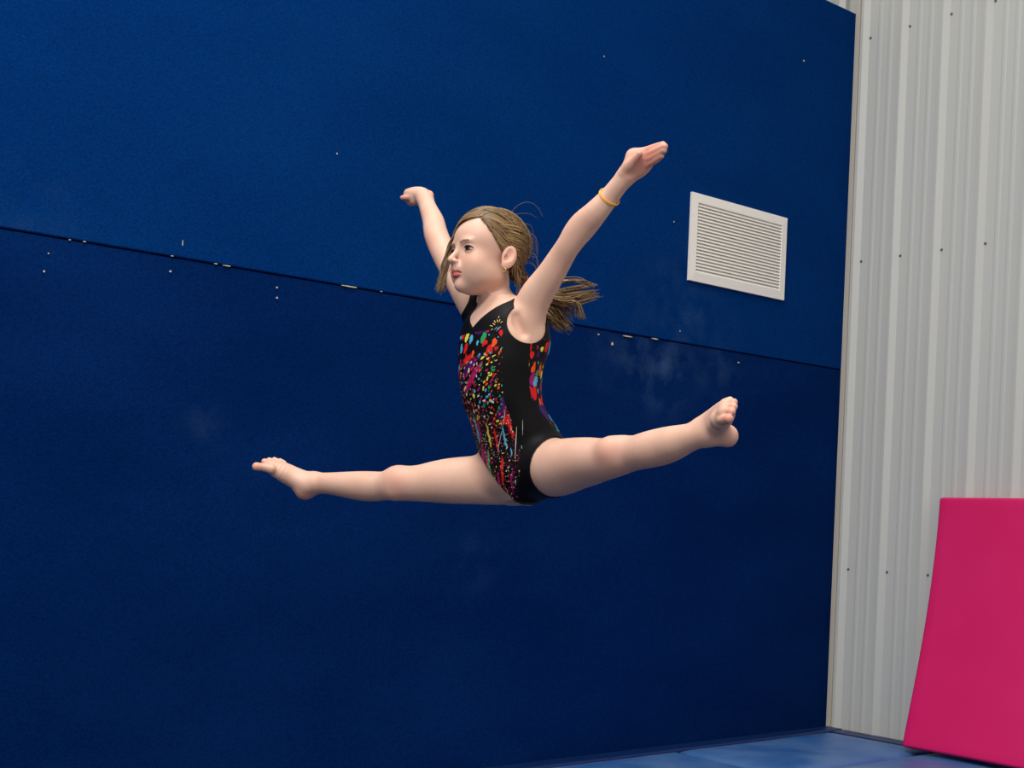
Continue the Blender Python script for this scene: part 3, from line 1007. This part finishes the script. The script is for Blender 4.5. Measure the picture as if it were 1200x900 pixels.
for s in (-1, 1):
    cen = Hd(s * .029, .0655, 0.0)
    nlat, nlon = 36, 40
    g1 = np.cross(gz, [0, 0, 1]); g1 /= np.linalg.norm(g1); g2 = np.cross(g1, gz)
    vv, cc = [], []
    for i in range(nlat + 1):
        a = math.pi * i / nlat
        for j in range(nlon):
            t = 2 * math.pi * j / nlon
            vv.append(cen + .0123 * (math.cos(a) * gz + math.sin(a) * (math.cos(t) * g1 + math.sin(t) * g2)))
            deg = math.degrees(a)
            cc.append((0.006, .005, .005, 1) if deg < 18 else (srgb(58, 38, 26) if deg < 37 else (srgb(36, 24, 18) if deg < 41 else srgb(196, 182, 174))))
    qq = [(i * nlon + j, (i + 1) * nlon + j, (i + 1) * nlon + (j + 1) % nlon, i * nlon + (j + 1) % nlon) for i in range(nlat) for j in range(nlon)]
    o = quad_mesh('eye', np.array(vv), np.array(qq), M_EYE, person)
    o.data.color_attributes.new('iris', 'FLOAT_COLOR', 'POINT').data.foreach_set('color', np.array(cc, np.float32).ravel())
    ups, los = [], []
    for t in np.linspace(-1, 1, 15):
        x = t * .0128
        hh = .0052 * math.sqrt(max(0, 1 - t * t))
        dd = math.sqrt(max(1e-9, .0137 ** 2 - x ** 2 - hh ** 2))
        EF = hf * math.cos(EYA) + s * hr * math.sin(EYA); ER = hr * math.cos(EYA) - s * hf * math.sin(EYA)
        ups.append(cen + ER * x + EF * (dd + .0006) + hu * hh)
        los.append(cen + ER * x + EF * (dd + .0001) - hu * (hh + .0003))
    strand_mesh('upper_eyelash', [np.array(ups)], [np.interp(np.linspace(-1, 1, 15), [-1, -.5, .5, 1], [.0007, .0017, .0017, .0009])], M_LASH, person, 6)
    strand_mesh('lower_eyelash', [np.array(los)], [.0005], M_LASH, person, 6)
    bp_ = [surf(s * r, u, .0002) for r, u in ((.012, .0150), (.020, .0170), (.028, .0182), (.036, .0176), (.045, .0145))]
    hairs, hrad = [], []
    bpc = catmull(np.array(bp_), 8)
    for i in range(90):
        q = rng.random() * (len(bpc) - 7)
        p0 = bpc[int(q)] + hu * rng.normal(0, .0009)
        hairs.append(np.array([p0, p0 + (bpc[min(int(q) + 4, len(bpc) - 1)] - bpc[int(q)]) * .8 + hu * rng.normal(0.0003, .0005) + hf * .0004]))
        hrad.append(np.array([.0004, .0002]))
    strand_mesh('eyebrow', hairs, hrad, M_BROW, person, 3)

# ---- hair
M_HAIR, N, L, b = new_mat('hair', srgb(120, 92, 60), 0.38, 0.5)
ha = N.new('ShaderNodeAttribute'); ha.attribute_name = 'strand'; L.new(ha.outputs['Color'], b.inputs['Base Color'])
M_SCALP, _, _, _ = new_mat('hair_base', srgb(104, 78, 50), 0.6)
CC = np.array([0, -.012, .038]); CR = np.array([.0685, .088, .074])


def hcol(ph=None):
    t = np.clip(rng.normal(.33, .27) + (0 if ph is None else .30 * math.sin(ph * 61) + .15 * math.sin(ph * 143)), 0, 1)
    a = np.array(srgb(78, 56, 34)[:3]); b2 = np.array(srgb(178, 144, 96)[:3])
    return a + (b2 - a) * t


TIE = np.array([0.008, -.094, -.036])


def on_scalp(p, lift, snap=False):
    """push a head-space point out onto the skull surface"""
    p = np.asarray(p, float)
    d = (p - CC) / CR
    k = np.linalg.norm(d)
    if snap or k < 1 + lift / .075:
        p = CC + (p - CC) / k * (1 + lift / .075)
    return p


# scalp cap (solid base under the strands)
CAP = Field()


def cap_fn(X, Y, Z):
    d = ell_fn(Hd(*CC), CR + .0035, HR)(X, Y, Z)
    x, y, z = X - HC[0], Y - HC[1], Z - HC[2]
    r = x * hr[0] + y * hr[1] + z * hr[2]; f = x * hf[0] + y * hf[1] + z * hf[2]; u = x * hu[0] + y * hu[1] + z * hu[2]
    line = np.interp(u, [-.05, -.02, -.002, .014, .032, .057, .08, .095], [-.045, -.032, -.020, .002, .021, .038, .049, .050]).astype(np.float32)
    e = (f - line) * .8
    inner = -.012 - d
    return np.maximum(np.maximum(d, e), np.maximum(inner, -.055 - u)).astype(np.float32)


CAP.add(cap_fn, HC - .13, HC + .13, 0)
cv, cq = CAP.mesh(); cq = outward(cv, cq)
hair = bpy.data.objects.new('hair', None)
cap = quad_mesh('hair', cv, cq, M_SCALP, person)
bpy.data.objects.remove(hair)
cap['label'] = 'dark blond hair tied back in a ponytail with a long loose fringe'
hair = cap

paths, rads, cols = [], [], []


def scalp_path(a, b_, n=14, lift=.004, sag=0.0, wob=.0015):
    a, b_ = np.asarray(a, float), np.asarray(b_, float)
    ph = rng.random(3) * 6.28
    out = []
    for i in range(n):
        t = i / (n - 1)
        p = a + (b_ - a) * t
        p = p + np.array([0, 0, sag]) * math.sin(math.pi * t)
        p = p + wob * np.sin(ph + t * 7) * math.sin(math.pi * t)
        out.append(Hd(*on_scalp(p, lift, t < .6)))
    return np.array(out)


def hairline(t):
    """near and far hairline points, t 0 (parting) .. 1 (nape)"""
    keys = np.array([[.036, .045, .074], [.046, .040, .062], [.055, .033, .048], [.061, .024, .032], [.067, .010, .014], [.069, -.024, .018], [.068, -.036, -.005], [.058, -.045, -.030], [.040, -.060, -.052]])
    q = t * (len(keys) - 1); i = min(int(q), len(keys) - 2)
    return keys[i] + (keys[i + 1] - keys[i]) * (q - i)


for i in range(1500):                                    # near side, drawn back to the tie
    t = rng.random()
    h = hairline(t)
    if t < .42 and rng.random() < .5:                    # from the parting further back
        h = np.array([.032 - .01 * rng.random(), .040 - .08 * rng.random(), .095])
    paths.append(scalp_path(h + rng.normal(0, .0015, 3), TIE + rng.normal(0, .005, 3), 16, .0035 + .004 * rng.random(), .012 * (1 - t)))
    rads.append(np.interp(np.linspace(0, 1, 16), [0, .15, 1], [.0004, .0011, .0010])); cols.append(hcol(t))
for i in range(70):                                      # loose lighter strands lying over the near side
    t = rng.random()
    a = on_scalp(hairline(.08 + .45 * t), .004, True)
    e_ = on_scalp(np.array([.030, -.090, .060 - .075 * t]) + rng.normal(0, .010, 3), .010, True)
    m_ = on_scalp((a + e_) / 2 + np.array([.02, 0, -.006 + .012 * rng.random()]), .009 + .004 * rng.random(), True)
    q = np.array([Hd(*x) for x in catmull(np.array([a, m_, e_]), 8)])
    paths.append(q); rads.append(np.linspace(.0008, .0004, len(q))); cols.append(np.array(srgb(176, 146, 100)[:3]) * rng.uniform(.6, 1.1))
for i in range(500):                                     # far side, drawn back
    t = rng.random()
    h = hairline(t) * np.array([-1, 1, 1])
    if rng.random() < .5: h = np.array([.026, .040 - .08 * rng.random(), .095])
    q = scalp_path(h + rng.normal(0, .0015, 3), TIE + rng.normal(0, .005, 3), 16, .0035 + .004 * rng.random(), .02)
    if h[0] > 0:
        mid = np.array([-.055, -.02, .05]) + rng.normal(0, .02, 3)
        q = np.array([Hd(*on_scalp(x, .005)) for x in catmull(np.array([on_scalp(h, .005, True), mid, TIE + rng.normal(0, .005, 3)]), 7)])
    paths.append(q); rads.append(np.full(len(q), .0011)); cols.append(hcol())
for i in range(560):                                     # fringe swept over the forehead and hanging on the far side
    t = rng.random()
    s0 = on_scalp(np.array([.036 - .008 * t, .046 - .06 * t, .075 + .024 * t]), .004, True)
    w = rng.normal(0, 1, 3)
    A = np.array([.016 + .003 * w[0], .065 - .052 * t, .070 + .038 * t])
    A2 = np.array([-.008 + .003 * w[0], .074 - .042 * t, .060 + .040 * t])
    B = np.array([-.036 + .003 * w[1], .075 - .028 * t, .042 + .030 * t + .002 * w[2]])
    C = np.array([-.056 - .004 * t + .002 * w[2], .075 - .016 * t + .002 * w[1], .018 + .008 * t])
    D = np.array([-.058 + .003 * w[0], .084 - .010 * t + .003 * w[2], -.028])
    ln = .030 * rng.random() ** .6
    Ee = np.array([-.052 + .004 * w[1], .095 - .012 * t + .004 * w[0], -.058 - ln - .012 * rng.random() ** 3])
    q = catmull(np.array([s0, on_scalp(A, .007), on_scalp(A2, .008), on_scalp(B, .008), C, D, Ee]), 5)
    q = np.array([Hd(*x) for x in q])
    paths.append(q); rads.append(np.interp(np.linspace(0, 1, len(q)), [0, .65, 1], [.0011, .0010, .0002])); cols.append(hcol())
for i in range(16):                                      # wisps falling behind and before the ear
    t = rng.random()
    a = hairline(.60 + .3 * t)
    b_ = a + np.array([.003, -.01 * rng.random(), -.045 - .04 * rng.random()])
    m_ = (a + b_) / 2 + np.array([.008, rng.normal(0, .004), 0])
    q = np.array([Hd(*x) for x in catmull(np.array([a, m_, b_]), 6)])
    paths.append(q); rads.append(np.linspace(.0008, .0003, len(q))); cols.append(hcol())
for i in range(12):                                      # flyaways at the back of the head
    t = rng.random()
    a = on_scalp(np.array([.045 * rng.random(), -.06 - .03 * rng.random(), .095 - .10 * t]), .004, True)
    b_ = a + np.array([.006, -.014 - .012 * rng.random(), -.002 - .006 * rng.random()])
    c_ = b_ + np.array([.0, -.006 - .006 * rng.random(), -.016 - .010 * rng.random()])
    d_ = c_ + np.array([.0, -.001, -.016 - .012 * rng.random()])
    q = np.array([Hd(*x) for x in catmull(np.array([a, b_, c_, d_]), 8)])
    paths.append(q); rads.append(np.linspace(.0005, .0002, len(q))); cols.append(hcol())
for k, pts in enumerate((((598, 250), (608, 240), (620, 237), (630, 243), (636, 254)), ((600, 252), (612, 250), (622, 251), (630, 256)), ((605, 258), (618, 268), (627, 282), (629, 297)), ((606, 268), (622, 278), (627, 292), (622, 312)))):
    q = catmull(np.array([P(x, y, 3.06) for x, y in pts]), 8)
    paths.append(q); rads.append(np.linspace(.0005, .00025, len(q))); cols.append(hcol())
strand_mesh('hair_strands', paths, rads, M_HAIR, hair, 4, cols)['kind'] = 'stuff'

# ponytail blowing out behind the raised arm
paths, rads, cols = [], [], []
tie_w = Hd(*TIE)
ends = [((652, 331, 3.11), (678, 329, 3.10), (700, 335, 3.10), 26, 1.2), ((650, 342, 3.12), (675, 338, 3.12), (697, 334, 3.13), 16, 1.6),
        ((655, 350, 3.10), (678, 348, 3.10), (698, 344, 3.10), 95, 3.2), ((655, 352, 3.10), (675, 354, 3.09), (684, 373, 3.09), 60, 1.5),
        ((645, 352, 3.12), (662, 358, 3.12), (672, 370, 3.13), 50, 4), ((640, 358, 3.12), (652, 370, 3.12), (665, 383, 3.12), 120, 4.2), ((640, 365, 3.13), (648, 376, 3.13), (662, 380, 3.13), 50, 3.5)]
for m_, n_, e_, cnt, spr in ends:
    for i in range(cnt):
        s = rng.normal(0, 1, 3) * spr
        A = tie_w + rng.normal(0, .004, 3)
        B = P(626 + s[0] * .4, 337 + s[1] * .6, 3.11 + rng.normal(0, .008))
        C = P(m_[0] + s[0], m_[1] + s[1], m_[2] + rng.normal(0, .01))
        D = P(n_[0] + s[0], n_[1] + s[1], n_[2] + rng.normal(0, .01))
        E_ = P(e_[0] + s[0] * 1.2 - 8 * rng.random() ** 2, e_[1] + s[1] * .8, e_[2] + rng.normal(0, .01))
        q = catmull(np.array([A, B, C, D, E_]), 6)
        paths.append(q); rads.append(np.interp(np.linspace(0, 1, len(q)), [0, .7, 1], [.0011, .0010, .0003]))
        cols.append(hcol())
o = strand_mesh('ponytail', paths, rads, M_HAIR, hair, 4, cols); o['kind'] = 'stuff'
dirt = P(626, 337, 3.11) - tie_w
strand_mesh('hair_tie', [ring_path(tie_w + dirt * .10, dirt, .0115, 24)], [.0042], M_TIE, hair, 8)

# ---- sun-burst emblem and sequin dashes on the leotard
lt3 = lv


def leo_pt(px, py, lift=.0012):
    """point of the leotard surface seen at a picture position"""
    d = Pw(px, py, 1.0)
    rel = lt3 + ORG
    t = rel[:, 1]
    near = (np.abs(rel[:, 0] / t - d[0]) < .0012) & (np.abs(rel[:, 2] / t - d[2]) < .0012)
    if not near.any(): return None
    depth = t[near].min()
    return Pw(px, py, depth - lift) - ORG


M_YEL, _, _, _ = new_mat('emblem_yellow', srgb(232, 206, 120), 0.5)
M_SLV, _, _, _ = new_mat('emblem_silver_blue', srgb(120, 130, 170), 0.35)
M_SEQ, _, _, _ = new_mat('sequin_silver', srgb(214, 216, 214), 0.25)


def dash(name, p0, p1, w, mat):
    a, b_ = leo_pt(*p0), leo_pt(*p1)
    if a is None or b_ is None: return
    m_ = leo_pt((p0[0] + p1[0]) / 2, (p0[1] + p1[1]) / 2)
    if m_ is None: m_ = (a + b_) / 2
    strand_mesh(name, [catmull(np.array([a, m_, b_]), 4)], [np.interp(np.linspace(0, 1, 9), [0, .5, 1], [w * .4, w, w * .4])], mat, leo, 5)


for p0, p1 in (((577.5, 378.5), (580, 381)), ((579, 375.5), (581, 378.5)), ((582.5, 374.5), (583.5, 378)), ((586, 374), (585, 377.5)), ((589, 376.5), (586.5, 378.5)),
               ((574, 381.5), (577.5, 382.5)), ((575.5, 387), (577.5, 385)), ((585, 370.5), (584, 373))):
    dash('emblem_ray', p0, p1, .0011, M_YEL)
for p0, p1 in (((579, 387), (583, 383)), ((581.5, 388.5), (585, 383.5)), ((583.5, 387), (587, 382.5))):
    dash('emblem_swirl', p0, p1, .0016, M_SLV)
for p0, p1, w in (((605.5, 500), (603.5, 536), .0011), ((604, 562), (604.5, 568), .0013), ((612.5, 492), (612.5, 510), .0006), ((599, 501), (599, 505), .0010),
                  ((611, 522), (611.5, 526), .0006), ((592, 480), (590, 498), .0007), ((588, 505), (583, 530), .0007)):
    dash('sequin_line', p0, p1, w, M_SEQ)
